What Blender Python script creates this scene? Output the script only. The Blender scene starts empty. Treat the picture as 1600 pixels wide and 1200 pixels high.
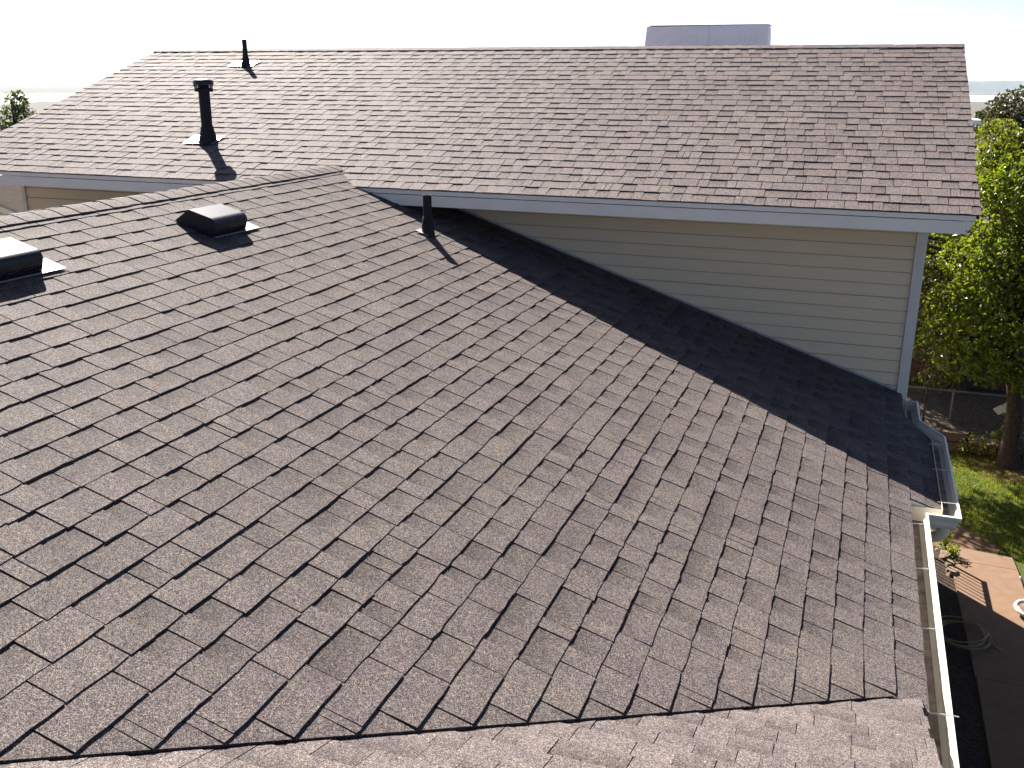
import bpy, math, random
from mathutils import Vector, Matrix
random.seed(7)
R = random.Random(11)
sc = bpy.context.scene
COL = sc.collection

# ------------------------------------------------------------------ camera
F_PX, PITCH, ROLL, YAW = 1501.2, 0.3044, 0.0057, 0.3451
CAM = Vector((4.707, 0.387, 0.7635))
fw = Vector((-math.sin(YAW)*math.cos(PITCH), math.cos(YAW)*math.cos(PITCH), -math.sin(PITCH)))
rt0 = Vector((math.cos(YAW), math.sin(YAW), 0)); up0 = rt0.cross(fw)
rt = math.cos(ROLL)*rt0 + math.sin(ROLL)*up0
up = -math.sin(ROLL)*rt0 + math.cos(ROLL)*up0
cd = bpy.data.cameras.new('camera'); cam = bpy.data.objects.new('camera', cd); COL.objects.link(cam)
cam.matrix_world = Matrix(((rt.x, up.x, -fw.x, CAM.x), (rt.y, up.y, -fw.y, CAM.y), (rt.z, up.z, -fw.z, CAM.z), (0, 0, 0, 1)))
cd.sensor_width = 36; cd.lens = F_PX/1600*36; cd.clip_start = 0.05; cd.clip_end = 200000
sc.camera = cam

# ------------------------------------------------------------------ light
SUN_TO = Vector((-0.97, 1.0, 1.1)).normalized()          # towards the sun
SUN_EL = math.asin(SUN_TO.z); SUN_AZ = math.atan2(SUN_TO.x, SUN_TO.y)
w = bpy.data.worlds.new('World'); sc.world = w; w.use_nodes = True
nt = w.node_tree; bg = nt.nodes['Background']
sky = nt.nodes.new('ShaderNodeTexSky'); sky.sky_type = 'NISHITA'; sky.sun_disc = False
sky.sun_elevation = SUN_EL; sky.sun_rotation = SUN_AZ; sky.altitude = 1400; sky.air_density = 0.35; sky.dust_density = 2.2; sky.ozone_density = 1.0
nt.links.new(sky.outputs[0], bg.inputs[0]); bg.inputs[1].default_value = 0.057
sd = bpy.data.lights.new('sun', 'SUN'); sd.energy = 5.0; sd.angle = math.radians(0.5); sd.color = (1.0, 0.945, 0.86)
so = bpy.data.objects.new('sun', sd); COL.objects.link(so)
so.rotation_euler = SUN_TO.to_track_quat('Z', 'Y').to_euler()
sc.view_settings.view_transform = 'Standard'; sc.view_settings.look = 'None'
sc.view_settings.exposure = 2.2; sc.view_settings.gamma = 1.0; sc.view_settings.use_curve_mapping = False

# ------------------------------------------------------------------ helpers
def proj(p):
    d = Vector(p) - CAM; z = d.dot(fw)
    if z < 0.05: return None
    return (800 + F_PX*d.dot(rt)/z, 600 - F_PX*d.dot(up)/z)
def at(px, py, y):
    """measured point of the photograph at distance y in the world"""
    d = fw*F_PX + rt*(px-800) - up*(py-600)
    return CAM + d*((y-CAM.y)/d.y)
def tag(o, label=None, cat=None, group=None, kind=None):
    if label: o['label'] = label
    if cat: o['category'] = cat
    if group: o['group'] = group
    if kind: o['kind'] = kind
    return o
def empty(name, loc):
    o = bpy.data.objects.new(name, None); o.location = loc; o.empty_display_size = .1; COL.objects.link(o); o['_w'] = list(loc); return o
def worldloc(o):
    return Vector(o['_w']) if o is not None else Vector((0, 0, 0))
class MB:
    def __init__(s): s.v = []; s.f = []; s.t = []; s.m = []
    def add(s, verts, faces, tone=None, mi=0):
        n = len(s.v); s.v += [tuple(v) for v in verts]
        s.f += [tuple(i+n for i in f) for f in faces]
        s.m += [mi]*len(faces)
        s.t += tone if tone else [1.0]*len(verts)
    def box(s, a, b, mi=0):
        x0, y0, z0 = a; x1, y1, z1 = b
        s.add([(x0,y0,z0),(x1,y0,z0),(x1,y1,z0),(x0,y1,z0),(x0,y0,z1),(x1,y0,z1),(x1,y1,z1),(x0,y1,z1)],
              [(3,2,1,0),(4,5,6,7),(0,1,5,4),(1,2,6,5),(2,3,7,6),(3,0,4,7)], mi=mi)
    def prism(s, poly, vec, mi=0):
        n = len(poly); vec = Vector(vec)
        vs = [Vector(p) for p in poly]; vs = vs + [p+vec for p in vs]
        s.add(vs, [tuple(range(n))[::-1], tuple(range(n, 2*n))] + [(i, (i+1) % n, (i+1) % n+n, i+n) for i in range(n)], mi=mi)
    def tube(s, pts, rad, n=8, cap=True, mi=0):
        pts = [Vector(p) for p in pts]; k = len(pts)
        rs = rad if isinstance(rad, (list, tuple)) else [rad]*k
        vs = []; ref = None
        for i, p in enumerate(pts):
            t = (pts[min(i+1, k-1)]-pts[max(i-1, 0)]).normalized()
            if ref is None: ref = Vector((0, 0, 1)) if abs(t.z) < .9 else Vector((1, 0, 0))
            u = (ref - t*ref.dot(t)).normalized(); ref = u; q = t.cross(u)
            for j in range(n):
                a = 2*math.pi*j/n; vs.append(p+(u*math.cos(a)+q*math.sin(a))*rs[i])
        fs = [(i*n+j, i*n+(j+1) % n, (i+1)*n+(j+1) % n, (i+1)*n+j) for i in range(k-1) for j in range(n)]
        if cap: fs += [tuple(range(n))[::-1], tuple(range((k-1)*n, k*n))]
        s.add(vs, fs, mi=mi)
    def lathe(s, base, prof, n=24, mi=0):
        base = Vector(base)
        vs = [base+Vector((r*math.cos(2*math.pi*j/n), r*math.sin(2*math.pi*j/n), z)) for r, z in prof for j in range(n)]
        k = len(prof)
        s.add(vs, [(i*n+j, i*n+(j+1) % n, (i+1)*n+(j+1) % n, (i+1)*n+j) for i in range(k-1) for j in range(n)], mi=mi)
    def build(s, name, mat, parent=None, origin=None, smooth=False, tone=False, kind=None):
        if origin is None:
            if parent is not None and len(s.v) < 400:
                n = len(s.v); origin = Vector((sum(v[i] for v in s.v)/n for i in range(3)))
            elif parent is not None: origin = worldloc(parent)
            else:
                n = len(s.v); origin = Vector((sum(v[0] for v in s.v)/n, sum(v[1] for v in s.v)/n, min(v[2] for v in s.v)))
        origin = Vector(origin)
        me = bpy.data.meshes.new(name)
        me.from_pydata([(v[0]-origin.x, v[1]-origin.y, v[2]-origin.z) for v in s.v], [], s.f)
        for m in (mat if isinstance(mat, (list, tuple)) else [mat]): me.materials.append(m)
        if any(s.m): me.polygons.foreach_set('material_index', s.m)
        if smooth: me.polygons.foreach_set('use_smooth', [True]*len(me.polygons))
        if tone:
            a = me.attributes.new('tone', 'FLOAT', 'POINT'); a.data.foreach_set('value', s.t)
        me.update()
        o = bpy.data.objects.new(name, me); COL.objects.link(o); o['_w'] = list(origin)
        o.location = origin - worldloc(parent) if parent is not None else origin
        if parent is not None: o.parent = parent
        if kind: o['kind'] = kind
        return o
def smooth_angle(o, deg=35):
    me = o.data
    me.polygons.foreach_set('use_smooth', [True]*len(me.polygons))
    me.set_sharp_from_angle(angle=math.radians(deg))
def bevel(o, wd, seg=2):
    m = o.modifiers.new('bevel', 'BEVEL'); m.width = wd; m.segments = seg; m.limit_method = 'ANGLE'; return o

# ------------------------------------------------------------------ materials
def mat(name):
    m = bpy.data.materials.new(name); m.use_nodes = True; t = m.node_tree
    return m, t, t.nodes['Principled BSDF']
def nd(t, typ, **kw):
    n = t.nodes.new(typ)
    for k, v in kw.items():
        if k in n.inputs: n.inputs[k].default_value = v
        else: setattr(n, k, v)
    return n
def ramp(t, fac, stops):
    r = t.nodes.new('ShaderNodeValToRGB'); e = r.color_ramp.elements
    while len(e) > 1: e.remove(e[-1])
    e[0].position, e[0].color = stops[0][0], (*stops[0][1], 1)
    for p, c in stops[1:]:
        x = e.new(p); x.color = (*c, 1)
    t.links.new(fac, r.inputs[0]); return r.outputs[0]
def mixc(t, typ, fac, a, b):
    n = t.nodes.new('ShaderNodeMix'); n.data_type = 'RGBA'; n.blend_type = typ
    for s, v in ((n.inputs[0], fac), (n.inputs[6], a), (n.inputs[7], b)):
        if hasattr(v, 'links'): t.links.new(v, s)
        else: s.default_value = v if not isinstance(v, tuple) else (*v, 1)
    return n.outputs[2]
def pos(t): return t.nodes.new('ShaderNodeNewGeometry').outputs['Position']
def noise(t, scale, detail=3, rough=.5, vec=None):
    n = nd(t, 'ShaderNodeTexNoise', Scale=scale, Detail=detail, Roughness=rough)
    t.links.new(vec if vec is not None else pos(t), n.inputs['Vector']); return n.outputs[0]
def vor(t, scale, out='Color'):
    n = nd(t, 'ShaderNodeTexVoronoi', Scale=scale); t.links.new(pos(t), n.inputs['Vector']); return n.outputs[out]
def bump(t, b, h, strength, dist):
    n = nd(t, 'ShaderNodeBump', Strength=strength, Distance=dist); t.links.new(h, n.inputs['Height']); t.links.new(n.outputs[0], b.inputs['Normal'])

def shingle_mat(name, tint, warm):
    m, t, b = mat(name)
    c1 = vor(t, 480)
    sep = nd(t, 'ShaderNodeSeparateColor'); t.links.new(c1, sep.inputs[0])
    gran = ramp(t, sep.outputs[0], [(0, (.009, .008, .0105)), (.3, (.040, .034, .038)), (.55, (.080, .068, .067)), (.8, (.128, .110, .103)), (1, (.235, .208, .19))])
    c2 = vor(t, 120); s2 = nd(t, 'ShaderNodeSeparateColor'); t.links.new(c2, s2.inputs[0])
    cl = ramp(t, s2.outputs[0], [(0, (.74, .73, .78)), (.5, (1, 1, 1)), (1, (1.22, 1.2, 1.14))])
    col = mixc(t, 'MULTIPLY', 1.0, gran, cl)
    n1 = ramp(t, noise(t, 9, 4, .6), [(.25, (.86, .85, .90)), (.5, (1, 1, 1)), (.75, (1.10, 1.09, 1.05))])
    col = mixc(t, 'MULTIPLY', 1.0, col, n1)
    n2 = ramp(t, noise(t, 1.1, 3, .55), [(.3, (.92, .90, .93)), (.7, (1.06, 1.06, 1.03))])
    col = mixc(t, 'MULTIPLY', 1.0, col, n2)
    a = nd(t, 'ShaderNodeAttribute', attribute_name='tone')
    col = mixc(t, 'MULTIPLY', 1.0, col, a.outputs['Color'])
    col = mixc(t, 'MULTIPLY', 1.0, col, tint)
    sc_ = ramp(t, noise(t, 5.5, 6, .7), [(.735, (0, 0, 0)), (.80, (.45, .45, .45))])
    col = mixc(t, 'MIX', sc_, col, (.16, .15, .14))
    t.links.new(col, b.inputs['Base Color'])
    b.inputs['Roughness'].default_value = .7; b.inputs['Specular IOR Level'].default_value = .03
    bump(t, b, sep.outputs[1], .55, .0016)
    return m
M_SH = shingle_mat('weathered grey asphalt granules', (1.14, 1.125, 1.115), 0)
M_SHU = shingle_mat('mauve grey asphalt granules', (1.36, 1.31, 1.33), 0)
def simple(name, c, rough=.6, spec=.4, metal=0., ns=0, amt=.12, bmp=0, c2=None, nscale=None):
    m, t, b = mat(name)
    b.inputs['Roughness'].default_value = rough; b.inputs['Specular IOR Level'].default_value = spec; b.inputs['Metallic'].default_value = metal
    if ns:
        n = noise(t, ns, 5, .6)
        lo = tuple(x*(1-amt) for x in c); hi = tuple(min(1, x*(1+amt)) for x in (c2 or c))
        t.links.new(ramp(t, n, [(.3, lo), (.7, hi)]), b.inputs['Base Color'])
        if bmp: bump(t, b, n, .5, bmp)
    else: b.inputs['Base Color'].default_value = (*c, 1)
    return m
M_FELT = simple('dark roofing felt', (.035, .032, .034), .9, .2, ns=60)
M_BLACK = simple('black painted metal', (.012, .012, .017), .38, .3, ns=25, amt=.5)
M_PIPE = simple('dark vent pipe', (.012, .011, .015), .6, .2, ns=30, amt=.35)
M_RUB = simple('rubber boot', (.013, .013, .016), .65, .2, ns=40, amt=.3)
M_GALV = simple('galvanised flashing', (.55, .56, .58), .38, .5, metal=.85, ns=14, amt=.12)
M_GALVD = simple('grey flashing', (.36, .37, .39), .5, .4, metal=.5, ns=14, amt=.15)
M_FASC = simple('pale grey painted trim', (.80, .72, .60), .5, .4, ns=3.5, amt=.05)
M_CREAM = simple('cream painted metal', (.64, .60, .51), .4, .45, ns=6, amt=.06)
M_GUTIN = simple('dirty gutter trough', (.20, .16, .125), .85, .2, ns=14, amt=.45, c2=(.26, .21, .17))
M_STEEL = simple('zinc spikes', (.6, .58, .55), .4, .5, metal=.7)
def siding_mat():
    m, t, b = mat('beige painted lap siding')
    mp = nd(t, 'ShaderNodeMapping'); mp.inputs['Scale'].default_value = (1.2, 1.2, 16); t.links.new(pos(t), mp.inputs[0])
    n = noise(t, 3, 6, .65, mp.outputs[0])
    c = ramp(t, n, [(.25, (.68, .53, .335)), (.6, (.73, .58, .375)), (.85, (.76, .61, .40))])
    t.links.new(c, b.inputs['Base Color']); b.inputs['Roughness'].default_value = .6
    bump(t, b, n, .25, .002); return m
M_SIDE = siding_mat()
M_TRIM = simple('grey corner trim', (.64, .58, .51), .55, .4, ns=8, amt=.06)
M_WALL = simple('beige wall', (.55, .48, .36), .7, .3, ns=5, amt=.08)
M_SOFF = simple('soffit', (.50, .45, .36), .7, .3)
def galv_panel():
    m, t, b = mat('weathered sheet metal')
    n = noise(t, 4.5, 5, .6); n2 = noise(t, 40, 3)
    c = ramp(t, n, [(.3, (.84, .77, .72)), (.55, (.88, .83, .80)), (.8, (.80, .71, .62))])
    c = mixc(t, 'MULTIPLY', .35, c, ramp(t, n2, [(.3, (.8, .78, .76)), (.7, (1.1, 1.1, 1.1))]))
    t.links.new(c, b.inputs['Base Color']); b.inputs['Roughness'].default_value = .55; b.inputs['Metallic'].default_value = .1
    return m
M_SHEET = galv_panel()
def leaf_mat(name, c1, c2, trans=.42):
    m, t, b = mat(name); out = t.nodes['Material Output']
    a = nd(t, 'ShaderNodeAttribute', attribute_name='tone')
    c = ramp(t, a.outputs['Fac'], [(0, c1), (1, c2)])
    t.links.new(c, b.inputs['Base Color']); b.inputs['Roughness'].default_value = .42; b.inputs['Specular IOR Level'].default_value = .45
    tr = nd(t, 'ShaderNodeBsdfTranslucent')
    t.links.new(mixc(t, 'MULTIPLY', 1.0, c, (1.45, 1.48, .5)), tr.inputs[0])
    mx = nd(t, 'ShaderNodeMixShader', Fac=trans); t.links.new(b.outputs[0], mx.inputs[1]); t.links.new(tr.outputs[0], mx.inputs[2])
    t.links.new(mx.outputs[0], out.inputs[0]); return m
M_LEAF = leaf_mat('fresh green leaves', (.042, .068, .009), (.155, .175, .017), .54)
M_LEAF2 = leaf_mat('yellow green leaves', (.045, .066, .011), (.15, .15, .022), .55)
M_LEAFD = leaf_mat('dark green needles', (.022, .027, .014), (.065, .062, .028), .3)
M_LEAFG = leaf_mat('grey green leaves', (.035, .06, .03), (.10, .12, .06), .4)
M_DRY = leaf_mat('dry brown twigs', (.07, .05, .028), (.16, .12, .07), .3)
M_BARK = simple('rough brown bark', (.035, .023, .016), .9, .2, ns=18, amt=.5, bmp=.02)
def grass_ground():
    m, t, b = mat('lawn')
    n = noise(t, 1.6, 5, .6); n2 = noise(t, 30, 4, .7)
    g = ramp(t, n, [(.35, (.022, .04, .005)), (.55, (.045, .06, .008)), (.75, (.07, .066, .016))])
    mp = nd(t, 'ShaderNodeMapping'); mp.inputs['Location'].default_value = (-8.0/1.5, -18.4/.95, 0); mp.inputs['Scale'].default_value = (1/1.5, 1/.95, 0); t.links.new(pos(t), mp.inputs[0])
    gr = nd(t, 'ShaderNodeTexGradient', gradient_type='SPHERICAL'); t.links.new(mp.outputs[0], gr.inputs[0])
    ad = nd(t, 'ShaderNodeMath', operation='MULTIPLY_ADD'); t.links.new(noise(t, 3.5, 5, .65), ad.inputs[0]); ad.inputs[1].default_value = 1.1; ad.inputs[2].default_value = -.62
    a2 = nd(t, 'ShaderNodeMath', operation='ADD'); t.links.new(ad.outputs[0], a2.inputs[0]); t.links.new(gr.outputs['Fac'], a2.inputs[1])
    g = mixc(t, 'MIX', ramp(t, a2.outputs[0], [(.12, (0, 0, 0)), (.42, (1, 1, 1))]), g, (.115, .075, .028))
    g = mixc(t, 'MULTIPLY', .7, g, ramp(t, n2, [(.25, (.55, .55, .5)), (.75, (1.3, 1.3, 1.2))]))
    t.links.new(g, b.inputs['Base Color']); b.inputs['Roughness'].default_value = .9; b.inputs['Specular IOR Level'].default_value = .15
    bump(t, b, n2, .6, .03); return m
M_GRASS = grass_ground()
M_BLADE = leaf_mat('grass blades', (.055, .075, .007), (.18, .182, .014), .52)
M_STRAW = simple('dry straw ground', (.27, .19, .085), .9, .1, ns=22, amt=.4, bmp=.02)
M_MULCH = simple('bare brown soil', (.115, .07, .042), .95, .1, ns=16, amt=.35, bmp=.02)
M_SOIL = simple('dark garden soil', (.04, .028, .022), .95, .1, ns=20, amt=.5, bmp=.03)
M_CONC = simple('tan concrete', (.135, .082, .05), .85, .25, ns=7, amt=.12)
M_STONE = simple('rough tan stone', (.13, .095, .06), .9, .2, ns=14, amt=.35, bmp=.02)
M_TIMB = simple('dark weathered timber', (.085, .055, .04), .9, .2, ns=20, amt=.4)
M_BRWN = simple('brown shed boards', (.055, .032, .026), .85, .2, ns=12, amt=.3)
M_RAIL = simple('black iron', (.02, .02, .02), .5, .4)
M_WIRE = simple('galvanised wire', (.15, .15, .15), .4, .5, metal=.8)
M_PALE = simple('pale sheet', (.5, .48, .41), .5, .4, ns=9, amt=.12)
M_HOSE = simple('yellow garden hose', (.16, .12, .04), .45, .4)
M_TYRE = simple('cream bicycle tyre', (.62, .57, .47), .7, .3)
M_BLUE = simple('blue bicycle paint', (.06, .09, .25), .3, .5)
M_BRICK = None
def brick_mat():
    m, t, b = mat('pale brick')
    g = nd(t, 'ShaderNodeTexBrick', Scale=1.0); g.inputs['Brick Width'].default_value = .10; g.inputs['Row Height'].default_value = .034; g.inputs['Mortar Size'].default_value = .004
    g.inputs['Color1'].default_value = (.50, .42, .34, 1); g.inputs['Color2'].default_value = (.56, .48, .40, 1); g.inputs['Mortar'].default_value = (.40, .34, .29, 1)
    mp = nd(t, 'ShaderNodeMapping'); mp.inputs['Rotation'].default_value = (math.pi/2, 0, 0); t.links.new(pos(t), mp.inputs[0]); t.links.new(mp.outputs[0], g.inputs[0])
    t.links.new(g.outputs[0], b.inputs['Base Color']); b.inputs['Roughness'].default_value = .85; return m
M_BRICK = brick_mat()

# ------------------------------------------------------------------ dimensions (metres; origin on the ridge line of the low roof)
p = 0.3349; X0 = 2.8844; VK = 0.8728; EX = 0.143/math.sqrt(1+p*p)      # valley: y = x - VK
YE, ZE, YR, ZR = 8.123, -0.140, 11.9455, 1.1628
XL, XR, YW, XW, XWL, YB = -4.66, 5.53, 8.80, 5.23, -4.15, 14.6
SL = (ZR-ZE)/(YR-YE)
G = -5.8
XE = 5.188                       # eave of the low roof
RAKE = 5.165
BX, BY0, BY1, BY2 = 5.383, 6.50, 7.86, 8.16    # small step-out of the eave

# ------------------------------------------------------------------ terrain, far plain, lake, hills
def terrain_z(r):
    if r < 34: return G
    if r < 900:
        t = (r-34)/866; return G+(-150-G)*(t*t*(3-2*t)*.35+t*.65)
    return -150.0
mb = MB(); rings = [0, 12, 24, 34, 60, 110, 200, 330, 500, 700, 900, 1500, 2500, 4500, 8000, 14000, 25000, 33500]; NS = 72
vs = [(0, 10, G)]; fs = []
for i, r in enumerate(rings[1:]):
    for j in range(NS):
        a = 2*math.pi*j/NS; vs.append((r*math.cos(a), 10+r*math.sin(a), terrain_z(r)))
for j in range(NS): fs.append((0, 1+j, 1+(j+1) % NS))
for i in range(len(rings)-2):
    for j in range(NS): fs.append((1+i*NS+j, 1+(i+1)*NS+j, 1+(i+1)*NS+(j+1) % NS, 1+i*NS+(j+1) % NS))
mb.add(vs, fs)
def plain_mat():
    m, t, b = mat('dry valley land')
    mp = nd(t, 'ShaderNodeMapping'); mp.inputs['Scale'].default_value = (.0012, .0022, 1); t.links.new(pos(t), mp.inputs[0])
    n = noise(t, 1.0, 6, .6, mp.outputs[0])
    c = ramp(t, n, [(.3, (.026, .032, .024)), (.45, (.06, .052, .041)), (.6, (.09, .068, .052)), (.75, (.038, .04, .032))])
    mp2 = nd(t, 'ShaderNodeMapping'); mp2.inputs['Scale'].default_value = (.02, .02, 1); t.links.new(pos(t), mp2.inputs[0])
    ln = nd(t, 'ShaderNodeVectorMath', operation='LENGTH'); t.links.new(pos(t), ln.inputs[0])
    mr = nd(t, 'ShaderNodeMapRange'); mr.inputs['From Min'].default_value = 60; mr.inputs['From Max'].default_value = 260; t.links.new(ln.outputs['Value'], mr.inputs['Value'])
    c = mixc(t, 'MIX', mr.outputs[0], ramp(t, noise(t, .35, 5, .65), [(.35, (.032, .036, .014)), (.65, (.07, .052, .03))]), c)
    c = mixc(t, 'MULTIPLY', .6, c, ramp(t, noise(t, 1, 4, .7, mp2.outputs[0]), [(.3, (.6, .62, .6)), (.7, (1.25, 1.2, 1.15))]))
    t.links.new(c, b.inputs['Base Color']); b.inputs['Roughness'].default_value = .95; b.inputs['Specular IOR Level'].default_value = .1; return m
mb.build('terrain', plain_mat(), origin=(0, 0, G), kind='structure')
# lake: a long irregular sheet
mb = MB(); n = 60; az0, az1 = -1.25, .75; near = []; far = []
for i in range(n+1):
    a = az0+(az1-az0)*i/n
    r0 = 7700+500*math.sin(i*.9)+350*math.sin(i*2.3+1)+ 3300*min(1, max(0, (a+.3)/.3)); r1 = 12600+400*math.sin(i*.7+2)+250*math.sin(i*1.9)+4300*min(1, max(0, (a+.3)/.3))
    near.append((r0*math.sin(a), r0*math.cos(a), -149.2)); far.append((r1*math.sin(a), r1*math.cos(a), -149.2))
mb.add(near+far, [(i, i+1, n+2+i, n+1+i) for i in range(n)])
m, t, b = mat('still lake water'); b.inputs['Base Color'].default_value = (.42, .44, .46, 1); b.inputs['Roughness'].default_value = .3  # milky base colour stands in for sun glitter and sky reflection
bump(t, b, noise(t, .05, 3), .1, .5)
mb.build('lake', m, kind='structure')
# far range of hills across the lake
mb = MB(); n = 90; vs = []
for i in range(n+1):
    a = -.12+.75*i/n; s = math.sin(math.pi*i/n)**.5
    h = (150+150*s*(.75+.3*math.sin(i*.23+.4)+.14*math.sin(i*.61)+.08*math.sin(i*1.37+2)))
    for r, z in ((24000, -150), (26500, -150+h*.72+18*math.sin(i*1.7)), (28500, -150+h), (32500, -150)):
        vs.append((r*math.sin(a), r*math.cos(a), z))
mb.add(vs, [(i*4+k, (i+1)*4+k, (i+1)*4+k+1, i*4+k+1) for i in range(n) for k in range(3)])
mb.build('hills', simple('hazy dry hills', (.035, .038, .036), .95, .1), kind='structure')
# town on the plain: pale roofs and trees that read as one mass
mb = MB(); mt = MB(); RT = random.Random(5)
for k in range(1100):
    left = RT.random() < .6
    a = RT.uniform(-1.0, -.62) if left else RT.uniform(.05, .2)
    r = 1500*math.exp(RT.random()*1.25)
    x, y = r*math.sin(a), r*math.cos(a); sx, sy, h = RT.uniform(7, 16), RT.uniform(7, 12), RT.uniform(3.5, 6)
    if RT.random() < .05: sx *= 3; sy *= 2.4
    z = terrain_z(r)
    if RT.random() < .42:
        mi = RT.randrange(3)
        mb.add([(x-sx,y-sy,z),(x+sx,y-sy,z),(x+sx,y+sy,z),(x-sx,y+sy,z),(x-sx,y-sy,z+h),(x+sx,y-sy,z+h),(x+sx,y+sy,z+h),(x-sx,y+sy,z+h),(x-sx,y,z+h+2.4),(x+sx,y,z+h+2.4)],
               [(0,1,5,4),(1,2,6,5),(2,3,7,6),(3,0,4,7),(4,5,9,8),(6,7,8,9),(5,6,9),(7,4,8)], mi=mi)
    else:
        rr = RT.uniform(4, 9)
        for q in range(2):
            cx, cy, cz = x+RT.uniform(-4, 4), y+RT.uniform(-4, 4), z+rr*.8+q*2
            ring = [(cx+rr*.8*math.cos(u)*RT.uniform(.75, 1.2), cy+rr*.8*math.sin(u)*RT.uniform(.75, 1.2), cz+RT.uniform(-1, 1.5)) for u in [i*math.pi/3 for i in range(6)]]
            mt.add(ring+[(cx, cy, cz+rr*RT.uniform(.7, 1)), (cx, cy, z)], [(i, (i+1) % 6, 6) for i in range(6)]+[((i+1) % 6, i, 7) for i in range(6)])
tag(mb.build('far_town', [simple('pale roofs', (.38, .37, .36), .7), simple('grey roofs', (.12, .12, .125), .8), simple('tan roofs', (.17, .135, .11), .8)], kind='stuff'), 'scattered pale houses of the town down on the valley plain', 'town')
tag(mt.build('far_trees', simple('far tree green', (.02, .027, .018), .95, .1, ns=.05, amt=.3), kind='stuff'), 'dark far trees dotted between houses on the valley plain', 'trees')

# ------------------------------------------------------------------ yard
def sheet(name, poly, z, m, dz=.004):
    mb = MB(); mb.prism([(x, y, z) for x, y in poly], (0, 0, -.05)); return mb.build(name, m, kind='structure')
sheet('lawn', [(5.25, 1), (5.25, 15.0), (2.0, 15.0), (2.0, 18.95), (22, 18.95), (22, 1)], G+.004, M_GRASS)
sheet('bare_soil', [(5.32, 14.72), (7.10, 14.66), (7.18, 14.95), (7.02, 15.2), (6.75, 15.55), (6.3, 15.75), (5.32, 15.8)], G+.012, M_MULCH)
sheet('garden_bed', [(5.26, 4), (6.52, 4), (6.52, 11.7), (6.47, 13.3), (6.42, 14.7), (5.26, 14.7)], G+.012, M_SOIL)
mb = MB()
for poly in ([(6.44, 14.25), (7.315, 14.22), (7.29, 14.60), (6.43, 14.70)], [(6.52, 11.2), (8.9, 11.2), (8.9, 12.9), (7.9, 12.95), (7.33, 13.2), (7.317, 14.21), (6.445, 14.24)], [(6.53, 3), (8.9, 3), (8.9, 11.19), (6.53, 11.19)]):
    mb.prism([(x, y, G+.05) for x, y in poly], (0, 0, -.12))
mb.build('patio', M_CONC, kind='structure')
mb = MB(); RG = random.Random(3)
for i in range(46000):
    x = RG.uniform(5.4, 10.6); y = RG.uniform(12.6, 18.9)
    if x < 7.36 and y < 14.75 or x < 8.95 and y < 13.2: continue
    if y < 15.75 and x < 7.12-(y-14.95)*.75: continue
    d = math.hypot((x-8.0)/1.2, (y-18.4)/.8)
    if RG.random() > d**1.6+.05: continue
    h = RG.uniform(.03, .075); a = RG.uniform(0, 6.28); wd = .006
    dx, dy = math.cos(a)*wd, math.sin(a)*wd; lx, ly = RG.uniform(-.03, .03), RG.uniform(-.03, .03)
    tn = RG.random()*.8+.2*math.sin(x*3+y*2)
    mb.add([(x-dx, y-dy, G), (x+dx, y+dy, G), (x+lx, y+ly, G+h)], [(0, 1, 2)], [max(0, tn)]*3)
tag(mb.build('grass', M_BLADE, tone=True, kind='stuff'), 'short sunlit lawn grass beside the tan patio', 'grass')

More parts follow.
